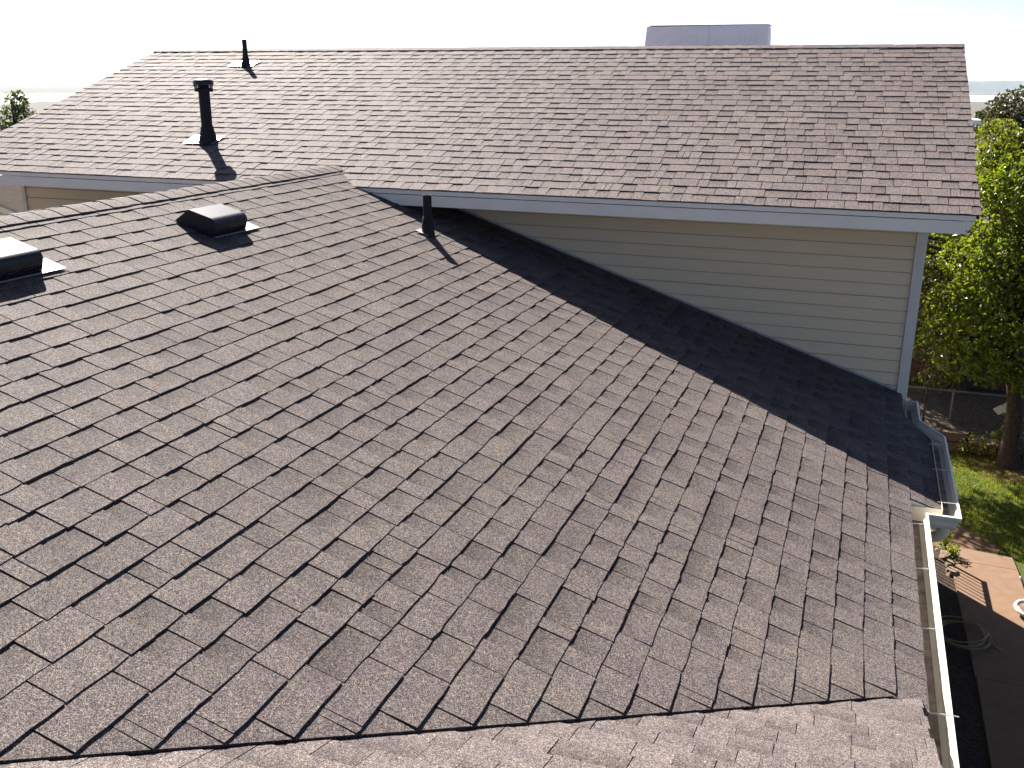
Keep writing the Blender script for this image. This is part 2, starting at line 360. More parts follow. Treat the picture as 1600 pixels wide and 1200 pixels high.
# ------------------------------------------------------------------ shingles
def clip(poly, fn):
    out = []; n = len(poly)
    for i in range(n):
        a, b = poly[i], poly[(i+1) % n]; fa, fb = fn(a), fn(b)
        if fa >= 0: out.append(a)
        if (fa >= 0) != (fb >= 0):
            s = fa/(fa-fb); out.append((a[0]+(b[0]-a[0])*s, a[1]+(b[1]-a[1])*s))
    return out
class Slope:
    """plan frame: a runs along the courses, b runs downhill (both horizontal); P(a,b,h) gives the 3-D point"""
    def __init__(s, fn, n, rnd):
        s.fn = fn; s.n = Vector(n).normalized(); s.r = rnd; s.tabs = []; s.lift = None; s.rec = (-.0012, .0012); s.dark = (.50, .76); s.step = .0008
    def P(s, a, b, h): return Vector(s.fn(a, b)) + s.n*h
    def tab(s, a0, a1, b0, b1, h0, h1, tone0, tone1, clips, rough=.0016, tri=None):
        r = s.r
        if tri: poly = tri
        else:
            k = max(1, int((a1-a0)/.07)); dbl = r.gauss(0, .0013); dbr = r.gauss(0, .0013)
            low = [(a1+(a0-a1)*i/(k+1), b1+dbr+(dbl-dbr)*i/(k+1)+r.gauss(0, rough)) for i in range(k+2)]
            poly = [(a0, b0), (a1, b0)] + low
        for c in clips:
            poly = clip(poly, c)
            if len(poly) < 3: return
        ar = abs(sum(poly[i][0]*poly[(i+1) % len(poly)][1]-poly[(i+1) % len(poly)][0]*poly[i][1] for i in range(len(poly))))/2
        if ar < 2e-4: return
        n = len(poly); top = []; bot = []; tn = []
        j0, j1 = r.gauss(0, .0006), r.gauss(0, .0006)
        for a, b in poly:
            q = min(1, max(0, (b-b0)/(b1-b0))); u = (a-a0)/max(1e-6, a1-a0)
            top.append(s.P(a, b, h0+(h1-h0)*q+(j0*(1-u)+j1*u)*q+(s.lift(a, b) if s.lift else 0))); bot.append(s.P(a, b, 0.0)); tn.append(tone0+(tone1-tone0)*min(1, q*1.6))
        s.tabs.append((top, bot, tn))
    def course(s, b0, b1, a0, a1, clips, wmin=.222, wmax=.266, thick=1.0, gap=.0064):
        """tabs seam to seam; most are laminated: beside the far seam the upper part is thinner and of a darker blend"""
        r = s.r; a = a0 - (0 if s.lift else r.uniform(0, wmax))
        def piece(e0, e1, h0, h1, t0, t1, g0, g1):
            e0, e1 = max(e0, a0), min(e1, a1)
            if e1-e0 > .012: s.tab(e0+g0, e1-g1, b0-.012, b1, h0*thick, h1*thick, t0, t1, clips)
        while a < a1:
            wd = r.uniform(wmin, wmax) if r.random() > .08 else r.uniform(.045, .10)
            g = gap/2*r.uniform(.85, 1.15); q = r.random()
            h1 = r.uniform(.0076, .0096); t1 = r.uniform(.95, 1.06); t0 = t1*r.uniform(.93, 1.03); H = .0040
            dk = t1*r.uniform(*s.dark)
            if wd > .12 and q < .66:
                c = a+wd*r.uniform(.36, .64); first = r.random() < .12
                lo = (r.uniform(*s.rec), h1-r.uniform(0, s.step), dk, t1*r.uniform(.93, 1.0)); hi = (H, h1, t0, t1)
                piece(a, c, *(lo if first else hi), g, .0); piece(c+.0003, a+wd, *(hi if first else lo), .0, g)
            elif q < .82: piece(a, a+wd, H, h1, t0, t1, g, g)
            else: piece(a, a+wd, r.uniform(*s.rec), h1-r.uniform(0, s.step), dk*1.06, t1*.97, g, g)
            a += wd
def emit(slopes, parent, mtl, limit=300):
    """the pieces that show largest become objects, the others one joined part"""
    items = []
    for s in slopes:
        for tb in s.tabs:
            q = [proj(v) for v in tb[0]]; ar = 0
            if all(q):
                cx = sum(v[0] for v in q)/len(q); cy = sum(v[1] for v in q)/len(q)
                if -20 < cx < 1620 and -20 < cy < 1220:
                    ar = abs(sum(q[i][0]*q[(i+1) % len(q)][1]-q[(i+1) % len(q)][0]*q[i][1] for i in range(len(q))))/2
            items.append((ar, tb))
    items.sort(key=lambda i: -i[0])
    rest = MB(); nobj = 0
    for ar, (top, bot, tn) in items:
        n = len(top)
        fs = [tuple(range(n)), tuple(range(n, 2*n))[::-1]] + [(i, i+n, (i+1) % n+n, (i+1) % n) for i in range(n)]
        # wind outward whichever way the polygon runs
        nn = (Vector(top[1])-Vector(top[0])).cross(Vector(top[2])-Vector(top[1]))
        if nn.z < 0: fs = [f[::-1] for f in fs]
        if ar > 60 and nobj < limit:
            b = MB(); b.add(top+bot, fs, tn+tn); b.build('shingle', mtl, parent, tone=True); nobj += 1
        else: rest.add(top+bot, fs, tn+tn)
    if rest.v: rest.build('shingles', mtl, parent, origin=worldloc(parent), tone=True, kind='stuff')
    return nobj

# ------------------------------------------------------------------ LOW WING
low = empty('house_wing', (2.6, 4.5, G))
tag(low, 'low wing of the house whose grey shingle roof fills the foreground', 'house', 'wings of the beige house')
lroof = MB()
def slab(mb, poly, zf, th=.04, drop=.0):
    tops = [(x, y, zf(x, y)-drop) for x, y in poly]; mb.prism([(a, b, c) for a, b, c in tops], (0, 0, -th))
zmain = lambda x, y: -p*x
slab(lroof, [(0, -VK), (RAKE+.0, RAKE-VK), (XE-.012, RAKE-VK), (XE-.012, BY0+.012), (BX-.012, BY0+.012), (BX-.012, BY1), (XE+.02, BY2+.02), (XE-.012, YW), (0, YW)], zmain, drop=.001)
slab(lroof, [(RAKE-.012, RAKE-VK), (RAKE-.012, -VK), (0, -VK)], lambda x, y: -p*(y+VK), drop=.001)
slab(lroof, [(0, -VK), (0, 8.6), (-4.6, 8.6), (-4.6, -VK)], lambda x, y: p*x, drop=.003)
slab(lroof, [(RAKE-.012, -VK), (RAKE-.012, -6.2), (-4.6, -6.2), (-4.6, -VK)], lambda x, y: p*(y+VK), drop=.004)
roofL = lroof.build('roof', M_FELT, low, origin=(2.6, 4.5, -.9))
main = Slope(lambda a, b: (b, a, -p*b), (p, 0, 1), random.Random(21))
main.lift = lambda a, b: .0095*max(0.0, 1-max(0.0, a-(b-VK))/.9)**1.5
valley = lambda q: q[0]-(q[1]-VK)            # keep a >= b - VK
for k in range(-21, 18):
    b1 = X0+k*EX; b0 = b1-EX
    if b1 < .05: continue
    ytip = b1-VK
    # small bed piece between the valley cut and the last full tab
    tri = [(b0-.012-VK, b0-.012), (ytip-.0025, b0-.012), (ytip-.0025, b1-.0)]
    if k > -18 and k < 17:
        main.tab(b0-VK, ytip, b0-.012, b1, .0030, .0060, main.r.uniform(.88, 1.0), main.r.uniform(.9, 1.02), [], tri=tri)
        s0 = ytip
        if main.r.random() < .3:                                       # a narrow second strip by the cut
            wd = main.r.uniform(.02, .05); main.tab(ytip, ytip+wd, b0-.012, b1, .0036, .0095, .95, 1.0, []); s0 = ytip+wd
        # last full tab is thick where it stands over the valley
        wd = main.r.uniform(.2, .3); main.tab(s0+.0035, s0+wd, b0-.012, b1, .0036, .0108, main.r.uniform(.93, 1.03), main.r.uniform(.97, 1.06), [])
        start = s0+wd+.004
    else: start = RAKE-VK-.13 if k >= 17 else max(ytip, -1.0)
    main.course(b0, b1, start, YW-.012 if b1 > .5 else 8.62, [], thick=1.0)
# the step-out of the eave: two short strips of shingle
for b0, b1 in ((XE, XE+.098), (XE+.098, BX+.004)):
    main.course(b0, b1, BY0, BY2+.1, [lambda q: (BY2-(q[1]-XE-.02)*(BY2-BY1)/(BX-XE-.02))-q[0]], thick=.95)
front = Slope(lambda a, b: (a, b, -p*(b+VK)), (0, p, 1), random.Random(31))
for k in range(-2, 45):
    b1 = 4.262-k*EX+.0; b0 = b1-EX
    if b1 < -.6: break
    cl = [lambda q: q[0]-(q[1]+VK)+.05]       # tucked a little under the main slope at the valley
    front.course(b0, b1, max(-.02, b0+VK-.06), RAKE, cl, wmin=.18, wmax=.27, thick=.62, gap=.0036)
left = Slope(lambda a, b: (-b, a, -p*b), (-p, 0, 1), random.Random(41))
for k in range(1, 34):
    left.course((k-1)*EX, k*EX, -.5, 8.6, [], wmin=.35, wmax=.6)
n1 = emit([main, front, left], roofL, M_SH)
# ridge caps along the low ridge, butts towards the valley side, running in under the upper roof
rc = random.Random(51)
def ridge_cap(y0, y1, zoff, parent, mtl, half=.135, lift=.012, axis='y', org=(0, 0, 0), slope=p):
    prof = [(-half, 0), (-half*.5, 0), (-.02, .0), (.02, .0), (half*.5, 0), (half, 0)]
    th = rc.uniform(.005, .007); tw = rc.gauss(0, .0025); tn = rc.uniform(.93, 1.08)
    vs = []
    for yy, base in ((y0, lift+th*.7+rc.uniform(0, .0012)), (y1, lift+.0005)):
        for x, _ in prof:
            z = -slope*math.sqrt(x*x+.0009)+base+slope*.03*.3
            wv = rc.gauss(0, .0015)
            vs.append((x+tw, yy+wv, z))
    vs += [(x, y, z-(th if i < 6 else th*.7)) for i, (x, y, z) in enumerate(list(vs))]
    fs = []
    for i in range(5):
        fs += [(i, i+1, i+7, i+6), (i+12, i+18, i+19, i+13), (i, i+12, i+13, i+1), (i+6, i+7, i+19, i+18)]
    fs += [(0, 6, 18, 12), (5, 17, 23, 11)]
    if axis == 'x': vs = [(y, -x, z) for x, y, z in vs]
    vs = [(x+org[0], y+org[1], z+org[2]) for x, y, z in vs]
    b = MB(); b.add(vs, fs, [tn*rc.uniform(.97, 1.03) for _ in vs]); return b.build('ridge_cap', mtl, parent, tone=True)
y = 2.2
while y < 8.52:
    ridge_cap(y, y+.165, 0, roofL, M_SH); y += .1405
# walls, fascia, gutters of the low wing
mb = MB()
mb.box((4.86, 4.28, G), (4.98, YW-.02, -1.80)); mb.prism([(4.90, RAKE-VK-.05, G), (4.90, -6, G), (4.90, -6, -1.75), (4.90, -VK, -.10), (4.90, RAKE-VK-.05, -1.75)], (-.1, 0, 0))
mb.box((-4.2, -6, G), (-4.1, 8.6, -1.55))
mb.build('wall', M_WALL, low)
mb = MB()                                       # fascia boards right under the shingles
mb.box((XE-.038, 4.33, -1.905), (XE-.014, BY0+.02, -1.755))
mb.prism([(XE-.012, BY0+.0125, -p*XE-.042), (BX-.03, BY0+.0125, -p*BX-.044), (BX-.03, BY0+.0125, -1.93), (XE-.012, BY0+.0125, -1.93)], (0, .022, 0))
mb.box((BX-.034, BY0+.036, -1.945), (BX-.014, BY1, -1.825))
mb.prism([(BX-.014, BY1+.002, -1.945), (XE+.02, BY2+.02, -1.945), (XE+.005, BY2+.005, -1.945), (BX-.034, BY1+.002, -1.945)], (0, 0, .12))
mb.prism([(XE-.02, RAKE-VK, -1.775), (XE-.02, -VK, -.05), (XE-.02, -VK, -.19), (XE-.02, RAKE-VK, -1.90)], (-.02, 0, 0))
mb.build('fascia', M_CREAM, low)
mb = MB(); mb.prism([(XE-.01, BY0-.003, -p*XE-.0), (BX-.004, BY0-.003, -p*BX-.002), (BX-.004, BY0-.003, -p*BX-.040), (XE-.01, BY0-.003, -p*XE-.038)], (0, .013, 0)); mb.build('drip_edge', M_CREAM, low)
def gutter(pts, zr, close0=True):
    """K-style trough swept along the eave; outward is to the right of travel"""
    prof = [(.004, .0), (.004, -.098), (.066, -.098), (.084, -.075), (.088, -.045), (.104, -.018), (.106, .0), (.094, .003), (.093, -.006)]
    P = [Vector((x, y, 0)) for x, y in pts]; rings = []
    for i, q in enumerate(P):
        def nrm(a, b):
            d = (b-a).normalized(); return Vector((d.y, -d.x, 0))
        if i == 0: off = nrm(P[0], P[1])
        elif i == len(P)-1: off = nrm(P[-2], P[-1])
        else:
            n1_, n2_ = nrm(P[i-1], q), nrm(q, P[i+1]); off = (n1_+n2_)/(1+n1_.dot(n2_))
        rings.append((q, off))
    vs = []; K = len(prof)
    for q, off in rings:
        for d, z in prof: vs.append((q.x+off.x*d, q.y+off.y*d, zr+z))
    fs = []; mi = []
    b = MB()
    for i in range(len(rings)-1):
        for j in range(K-1): fs.append((i*K+j, (i+1)*K+j, (i+1)*K+j+1, i*K+j+1)); mi.append(1 if j in (1,) else 0)
    b.add(vs, fs); b.m = mi
    for i in (0, len(rings)-1):
        b.add([vs[i*K+j] for j in range(7)], [tuple(range(7))])
    return b
def subdiv(pts, step=.25):
    out = []
    for i in range(len(pts)-1):
        a, c = pts[i], pts[i+1]; L = math.hypot(c[0]-a[0], c[1]-a[1]); n = max(1, int(L/step))
        for k in range(n): out.append((a[0]+(c[0]-a[0])*k/n, a[1]+(c[1]-a[1])*k/n))
    return out+[pts[-1]]
gp = [(XE+.004, 2.6), (XE+.004, BY0-.01), (BX+.0, BY0-.01), (BX+.0, BY1+.03), (XE+.035, BY2+.06), (XE+.03, YW-.05)]
gb = gutter(gp, -1.778)
gut = gb.build('gutter', [M_CREAM, M_GUTIN], low, origin=(XE, 6, -1.85))
sm = gut.modifiers.new('thickness', 'SOLIDIFY'); sm.thickness = .0022; sm.offset = 0
for yy in (7.72, 7.2, 6.62):
    b = MB(); b.tube([(BX-.02, yy, -1.783), (BX+.1, yy+.01, -1.781)], .0035, 6); b.build('gutter_strap', M_STEEL, gut)
for yy, ex in ((6.22, 0), (5.62, .0), (4.97, 0), (4.26, .03)):
    b = MB(); b.tube([(XE-.012, yy, -1.784), (XE+.05, yy+.005, -1.780), (XE+.103+ex, yy+.004, -1.776)], .004, 6)
    b.box((XE+.094, yy-.006, -1.800), (XE+.099, yy+.012, -1.777)); b.build('gutter_strap', M_STEEL, gut)
b = MB(); b.tube([(BX+.035, BY0+.06, -1.87), (BX+.035, BY0+.06, -1.95), (BX+.02, BY0+.09, -2.0), (5.15, BY0+.35, -2.24), (5.06, BY0+.42, -2.34), (5.05, BY0+.43, -3.2), (5.05, BY0+.43, G+.1)], .036, 10)
dn = b.build('downspout', M_CREAM, low); smooth_angle(dn, 50)

# ------------------------------------------------------------------ TALL WING
tall = empty('house_wing', (.5, 11.7, G))
tag(tall, 'taller wing with beige lap siding under a long shingle roof behind', 'house', 'wings of the beige house')
zup = lambda x, y: ZE+SL*(y-YE)
zbk = lambda x, y: ZR-SL*(y-YR)
YBE = 2*YR-YE
mb = MB()
slab(mb, [(XL+.012, YE+.012), (XR-.012, YE+.012), (XR-.012, YR), (XL+.012, YR)], zup, .03, .001)
slab(mb, [(XL+.012, YR), (XR-.012, YR), (XR-.012, YBE), (XL+.012, YBE)], zbk, .03, .001)
roofU = mb.build('roof', M_FELT, tall, origin=(.5, 11.7, ZE))
upr = Slope(lambda a, b: (a, YR-b, ZR-SL*b), (0, -SL, 1), random.Random(61)); upr.rec = (-.0015, .0010); upr.dark = (.60, .82); upr.step = .0018
NU = 28; EU = (YR-YE)/NU
for k in range(1, NU+1):
    upr.course((k-1)*EU, k*EU+(.004 if k == NU else 0), XL, XR, [], wmin=.17, wmax=.25, thick=1.15, gap=.0052)
bck = Slope(lambda a, b: (a, YR+b, ZR-SL*b), (0, SL, 1), random.Random(62))
for k in range(1, NU+1): bck.course((k-1)*EU, k*EU, XL, XR, [], wmin=.5, wmax=.8)
n2 = emit([upr, bck], roofU, M_SHU)
x = XL
while x < XR-.1:
    ridge_cap(x, x+.17, 0, roofU, M_SHU, axis='x', org=(0, YR, ZR), half=.13, lift=.012, slope=SL); x += .143
# fascia: drip strip + board, end cut on the slant
mb = MB(); mb.prism([(XL+.02, YE+.006, ZE-.006), (XR-.035, YE+.006, ZE-.006), (XR-.035, YE+.006, ZE-.042), (XL+.02, YE+.006, ZE-.042)], (0, .02, 0)); mb.build('drip_edge', M_FASC, tall)
mb = MB(); mb.prism([(XL+.02, YE+.014, ZE-.049), (XR-.044, YE+.014, ZE-.049), (XR-.048, YE+.014, ZE-.07), (XR-.085, YE+.014, ZE-.142), (XL+.02, YE+.014, ZE-.142)], (0, .025, 0)); mb.build('fascia', M_FASC, tall)
b = MB(); b.tube([(XR-.085, YE+.0145, ZE-.115), (XR-.085, YE+.008, ZE-.115)], .005, 8); b.build('nail_head', M_BLACK, tall)
mb = MB(); mb.box((XL+.05, YE+.045, ZE-.138), (XR-.09, YW+.02, ZE-.120)); mb.build('soffit', M_SOFF, tall)
for xx in (XL+.06, XR-.128):                    # rake boards
    mb = MB(); mb.prism([(xx, YE+.05, ZE-.032), (xx, YR, ZR-.05), (xx, YBE-.03, ZE-.04), (xx, YBE-.03, ZE-.17), (xx, YR, ZR-.19), (xx, YE+.05, ZE-.138)], (.03, 0, 0)); mb.build('rake_board', M_FASC, tall)
# walls: closed body set 16 mm behind the boards
mb = MB()
mb.box((XWL+.016, YW+.016, G), (XW-.016, YW+.10, ZE-.14))
for xx in (XWL+.016, XW-.10): mb.prism([(xx, YW+.10, G), (xx, YB, G), (xx, YB, zbk(0, YB)-.04), (xx, YR, ZR-.06), (xx, YW+.10, zup(0, YW+.1)-.04)], (.084, 0, 0))
mb.box((XWL+.1, YB-.1, G), (XW-.1, YB, zbk(0, YB)-.05))
wallU = mb.build('wall', M_WALL, tall, origin=(.5, YW, G))
zt = ZE-.142; BE = .107; rb = random.Random(71)
for i in range(15):
    z1 = zt-i*BE; z0 = z1-BE+.007
    if z1 < -1.80: break
    for side in (1, -1):
        if side == 1: poly = [(-z0/p+.02, z0), (5.15, z0), (5.15, z1), (-z1/p+.02, z1)]
        else: poly = [(-4.105, z0), (z0/p-.02, z0), (z1/p-.02, z1), (-4.105, z1)]
        if poly[1][0] - poly[0][0] < .03:
            if side == 1 and 5.15+z1/p > .05: poly = [(5.15, -p*5.15+.02), (5.15, z1), (-z1/p, z1)]
            else: continue
        if poly[1][0] < poly[0][0] and len(poly) == 4: continue
        jit = rb.gauss(0, .0012)
        vs = [(a, YW-(.0 if c > (z0+z1)/2 else .006), c+jit) for a, c in poly] + [(a, YW+.0155, c+jit) for a, c in poly]
        k = len(poly)
        b = MB(); b.add(vs, [tuple(range(k)), tuple(range(k, 2*k))[::-1]]+[(q, q+k, (q+1) % k+k, (q+1) % k) for q in range(k)])
        b.build('lap_board', M_SIDE, wallU)
for (xa, xb) in ((5.15, XW+.005), (XWL-.005, -4.105)):
    mb = MB(); mb.box((xa+.001, YW-.024, G), (xb-.001, YW+.0155, ZE-.1425)); bevel(mb.build('corner_board', M_TRIM, tall), .002)
mb = MB(); mb.box((XW-.016, YW+.017, G), (XW+.006, YW+.09, ZE-.1)); mb.build('corner_board', M_TRIM, tall)
mb = MB()                                       # flashing along the foot of the siding
q = [(.47, -p*.47), (XW+.0, -p*XW)]
mb.prism([(q[0][0], YW-.018, q[0][1]+.008), (q[1][0]-.09, YW-.018, -p*(q[1][0]-.09)+.008), (q[1][0]-.09, YW-.018, -p*(q[1][0]-.09)+.026), (q[0][0], YW-.018, q[0][1]+.026)], (0, -.004, 0))
mb.build('step_flashing', M_GALVD, tall)
mb = MB(); e0 = .40                              # little metal kick where the fascia dies into the low roof
mb.prism([(.62, YE+.012, -p*.62+.02), (.80, YE+.012, -p*.80+.006), (.86, YE+.012, ZE-.142), (.70, YE+.012, ZE-.08)], (0, -.006, 0)); mb.build('corner_flashing', M_FASC, tall)

# ------------------------------------------------------------------ roof vents and pipes
nm = Vector((p, 0, 1)).normalized(); dm = Vector((1, 0, -p)).normalized()
def box_vent(x0, y0, label):
    t_ = empty('roof_vent', (x0, y0, -p*x0)); tag(t_, label, 'roof vent', 'black box vents on the low roof')
    O = Vector((x0, y0, -p*x0+.010)); Pt = lambda s_, a, h: O+dm*s_+Vector((0, a, 0))+nm*h
    L, W = .325, .35
    prof = [(0, .004), (.085, .112), (.255, .120)] + [(.262+.05*math.sin(i*math.pi/26), .070+.05*math.cos(i*math.pi/26)) for i in range(0, 14)] + [(.313, .052)]
    b = MB(); n = len(prof); vs = [Pt(s_, a, h) for a in (0, W) for s_, h in prof]
    fs = [(i, i+1, n+i+1, n+i) for i in range(n-1)]
    b.add(vs, fs)
    for a in (0, W):                              # side cheeks
        side = [Pt(s_, a, h) for s_, h in prof] + [Pt(.312, a, .006), Pt(.0, a, .001)]
        b.add(side, [tuple(range(len(side)))])
    hd = b.build('hood', M_BLACK, t_, origin=O)
    sm = hd.modifiers.new('thickness', 'SOLIDIFY'); sm.thickness = .002
    b = MB()
    b.prism([Pt(.19, .0, .008), Pt(L+.004, .0, .008), Pt(L+.004, W+.15, .008), Pt(.19, W+.15, .008)], nm*.0025); b.build('base_flange', M_GALVD, t_)
    b = MB()                                      # louvre screen across the downhill mouth and the end
    for i in range(13):
        a = .012+(W-.024)*i/12; b.tube([Pt(.307, a, .008), Pt(.307, a, .06)], .003, 5)
    for h in (.022, .042): b.tube([Pt(.3085, .004, h), Pt(.3085, W-.004, h)], .0028, 5)
    b.build('screen', M_BLACK, t_)
    b = MB(); b.prism([Pt(.285, .0, .006), Pt(.318, .0, .006), Pt(.318, W, .006), Pt(.285, W, .006)], nm*.008); b.build('bottom_rail', M_BLACK, t_)
    return t_
box_vent(.415, 5.675, 'black box vent with dull grey top, nearer the peak of the low roof')
box_vent(.372, 3.915, 'black box vent with bright glaring top, cut by the photo edge')

def pipe(base, n, up_, h, r, boot, label, flash, cap=False, name='vent_pipe'):
    base = Vector(base); n = Vector(n).normalized(); dn_ = Vector(up_).normalized(); ac = n.cross(dn_).normalized()
    t_ = empty(name, base); tag(t_, label, 'vent pipe', 'plumbing vents on the roofs')
    b = MB(); prof = [(r, -.02), (r, h), (r*.86, h), (r*.86, h-.12)]
    b.lathe(base, prof, 20); o = b.build('pipe', M_PIPE, t_, origin=base); smooth_angle(o)
    b = MB(); k = 20; vs = []
    for rr, hh in ((boot, .008), (boot*.97, .02), (boot*.6+r*.5, .05), (r*1.25, .085+r*.5), (r*1.1, .12+r*.7), (r*1.0, .124+r*.7)):
        mix = min(1, hh/(.05+boot)); ax = (n*(1-mix)+Vector((0, 0, 1))*mix).normalized()
        for j in range(k):
            a = 2*math.pi*j/k; c = base+ (n*hh if hh < .025 else Vector((0, 0, hh)))
            u = (dn_-ax*dn_.dot(ax)).normalized(); v = ax.cross(u); vs.append(c+(u*math.cos(a)+v*math.sin(a))*rr)
    b.add(vs, [(i*k+j, i*k+(j+1) % k, (i+1)*k+(j+1) % k, (i+1)*k+j) for i in range(5) for j in range(k)])
    o = b.build('boot', M_RUB, t_, origin=base); smooth_angle(o)
    b = MB(); a0, a1, d0, d1 = flash
    b.prism([base+n*.012+ac*a0+dn_*d0, base+n*.012+ac*a1+dn_*d0, base+n*.012+ac*a1+dn_*d1, base+n*.012+ac*a0+dn_*d1], n*.002); b.build('flashing', M_GALV, t_)
    if cap:
        c = base+Vector((0, 0, h))
        b = MB(); b.lathe(c, [(r*1.0, -.075), (r*1.62, -.075), (r*1.66, -.045), (r*1.05, -.035)], 24); o = b.build('collar', M_PIPE, t_); smooth_angle(o)
        b = MB()
        for j in range(18):
            a = 2*math.pi*j/18; b.tube([c+Vector((r*1.5*math.cos(a), r*1.5*math.sin(a), -.05)), c+Vector((r*1.6*math.cos(a), r*1.6*math.sin(a), .0))], .0045, 5)
        b.build('cage', M_PIPE, t_)
        b = MB(); b.lathe(c, [(r*1.5, -.004), (r*1.82, -.008), (r*1.84, .018), (r*1.7, .036), (r*1.2, .048), (.0005, .052)], 28); o = b.build('cap', M_BLACK, t_); smooth_angle(o, 50)
    return t_
def on_main(x, y): return (x, y, -p*x+.008)
def on_up(x, y): return (x, y, zup(x, y)+.008)
pipe(on_main(1.352, 7.64), nm, dm, .325, .036, .058, 'short dark vent pipe before the pale fascia on the low roof', (-.07, .07, -.09, .03))
nu = (0, -SL, 1); du = Vector((0, -1, -SL))
pipe(on_up(-1.735, 8.96), nu, du, .575, .056, .10, 'tall dark vent pipe with a slotted mushroom cap on the upper roof', (-.26, .11, -.14, .07), cap=True)
pipe(on_up(-2.80, 11.27), nu, du, .315, .030, .062, 'thin dark vent pipe close to the ridge of the upper roof', (-.24, .12, -.16, .05))

# sheet-metal unit on the far side of the upper ridge
ru = empty('rooftop_unit', (2.65, 13.3, zbk(0, 13.3))); tag(ru, 'pale grey sheet metal box rising behind the upper ridge', 'rooftop unit')
zb = zbk(0, 13.75)-.02
b = MB(); b.add([(1.86, 13.0, zb), (3.44, 13.0, zb), (3.44, 13.6, zb), (1.86, 13.6, zb), (1.925, 13.05, 1.437), (3.415, 13.05, 1.447), (3.395, 13.6, 1.43), (1.945, 13.6, 1.42)],
                [(3,2,1,0),(4,5,6,7),(0,1,5,4),(1,2,6,5),(2,3,7,6),(3,0,4,7)]); bevel(b.build('housing', M_SHEET, ru), .006)
b = MB(); b.prism([(2.70, 13.0195, .9), (2.712, 13.0195, .9), (2.712, 13.0465, 1.435), (2.70, 13.0465, 1.435)], (0, -.006, 0)); b.build('seam', M_SHEET, ru)
b = MB(); b.box((1.922, 13.046, 1.4475), (3.418, 13.605, 1.451)); b.build('lid', M_SHEET, ru)

# ------------------------------------------------------------------ things in the yard
# iron railing that stands by the sunken side of the house
rl = empty('stair_railing', (6.0, 14.0, G)); tag(rl, 'black iron railing with thin balusters casting striped shade on the patio', 'railing')
ry0, ry1, rz = 13.25, 14.52, G+.98
for yy in (ry0, ry1):
    b = MB(); b.box((5.985, yy-.018, G), (6.015, yy+.018, rz)); b.build('post', M_RAIL, rl)
b = MB(); b.box((5.975, ry0-.03, rz), (6.025, ry1+.03, rz+.03)); b.build('handrail', M_RAIL, rl)
b = MB(); b.box((5.99, ry0, G+.12), (6.01, ry1, G+.14)); b.build('bottom_rail', M_RAIL, rl)
for i in range(1, 12):
    b = MB(); yy = ry0+(ry1-ry0)*i/12; b.box((5.993, yy-.007, G+.14), (6.007, yy+.007, rz)); b.build('baluster', M_RAIL, rl)
# stones along the bed edge
rs = random.Random(81)
for i, (x, y, s, lab) in enumerate(((6.40, 14.62, .10, 'tan stone at the far corner of the garden bed'), (6.41, 14.38, .13, 'largest tan stone along the garden bed edge'), (6.43, 14.10, .09, 'tan stone in the middle of the garden bed edge'), (6.44, 13.84, .11, 'tan stone nearest the house shade on the bed edge'))):
    b = MB(); n = 9; vs = []
    for zf, rf in ((0, 1), (.5, .98), (.9, .75)):
        for j in range(n):
            a = 2*math.pi*j/n; rr = s*rf*rs.uniform(.8, 1.15); vs.append((x+rr*.8*math.cos(a), y+rr*math.sin(a)*1.2, G+s*.9*zf*rs.uniform(.9, 1.1)))
    b.add(vs, [(k*n+j, k*n+(j+1) % n, (k+1)*n+(j+1) % n, (k+1)*n+j) for k in range(2) for j in range(n)]+[tuple(range(2*n, 3*n))])
    tag(b.build('edging_stone', M_STONE), lab, 'stone', 'stones edging the garden bed')
# hose coil
b = MB(); pts = []; rh = random.Random(4)
for i in range(150):
    a = i*.17; rr = .27+.045*math.sin(i*.21)+.02*(i/150); pts.append((6.44+rr*math.cos(a), 12.05+rr*1.15*math.sin(a), G+.075+.022*(i/37)+.01*math.sin(i*.5)))
pts += [(6.78, 11.95, G+.075), (6.86, 11.86, G+.07)]
tag(b.build('garden_hose', M_HOSE) if not b.tube(pts, .009, 6) else None, 'yellow garden hose coiled on dark soil by the patio edge', 'hose')
# child's bicycle lying on the patio
bk = empty('bicycle', (7.35, 13.1, G+.05)); tag(bk, 'small bicycle with cream tyres lying on the sunny patio', 'bicycle')
def wheel(c, ax, r):
    c = Vector(c); ax = Vector(ax).normalized(); u = ax.cross(Vector((0, 0, 1))).normalized(); v = ax.cross(u)
    wb = MB(); pts = [c+(u*math.cos(2*math.pi*i/28)+v*math.sin(2*math.pi*i/28))*r for i in range(29)]
    wb.tube(pts, .024, 8, cap=False); whl = wb.build('wheel', M_TYRE, bk, smooth=True)
    wb = MB(); wb.tube([c+(u*math.cos(2*math.pi*i/28)+v*math.sin(2*math.pi*i/28))*(r-.03) for i in range(29)], .008, 6, cap=False); wb.build('rim', M_STEEL, whl)
    wb = MB()
    for i in range(14):
        a = 2*math.pi*i/14; wb.tube([c, c+(u*math.cos(a)+v*math.sin(a))*(r-.03)], .002, 4)
    wb.tube([c-ax*.03, c+ax*.03], .012, 8); wb.build('spokes', M_STEEL, whl)
axw = (.25, -.35, .9)
wheel((7.30, 12.93, G+.13), (.08, -.12, .97), .175); wheel((7.82, 13.25, G+.16), (.2, -.3, .93), .175)
b = MB(); b.tube([(7.27, 12.98, G+.19), (7.36, 13.2, G+.22), (7.38, 13.26, G+.24)], .012, 8); b.tube([(7.36, 13.2, G+.22), (7.6, 13.2, G+.2), (7.82, 13.25, G+.18)], .014, 8)
b.tube([(7.38, 13.22, G+.23), (7.66, 13.42, G+.22)], .013, 8); b.tube([(7.6, 13.2, G+.2), (7.72, 13.55, G+.24)], .012, 8); b.build('frame', M_BLUE, bk)
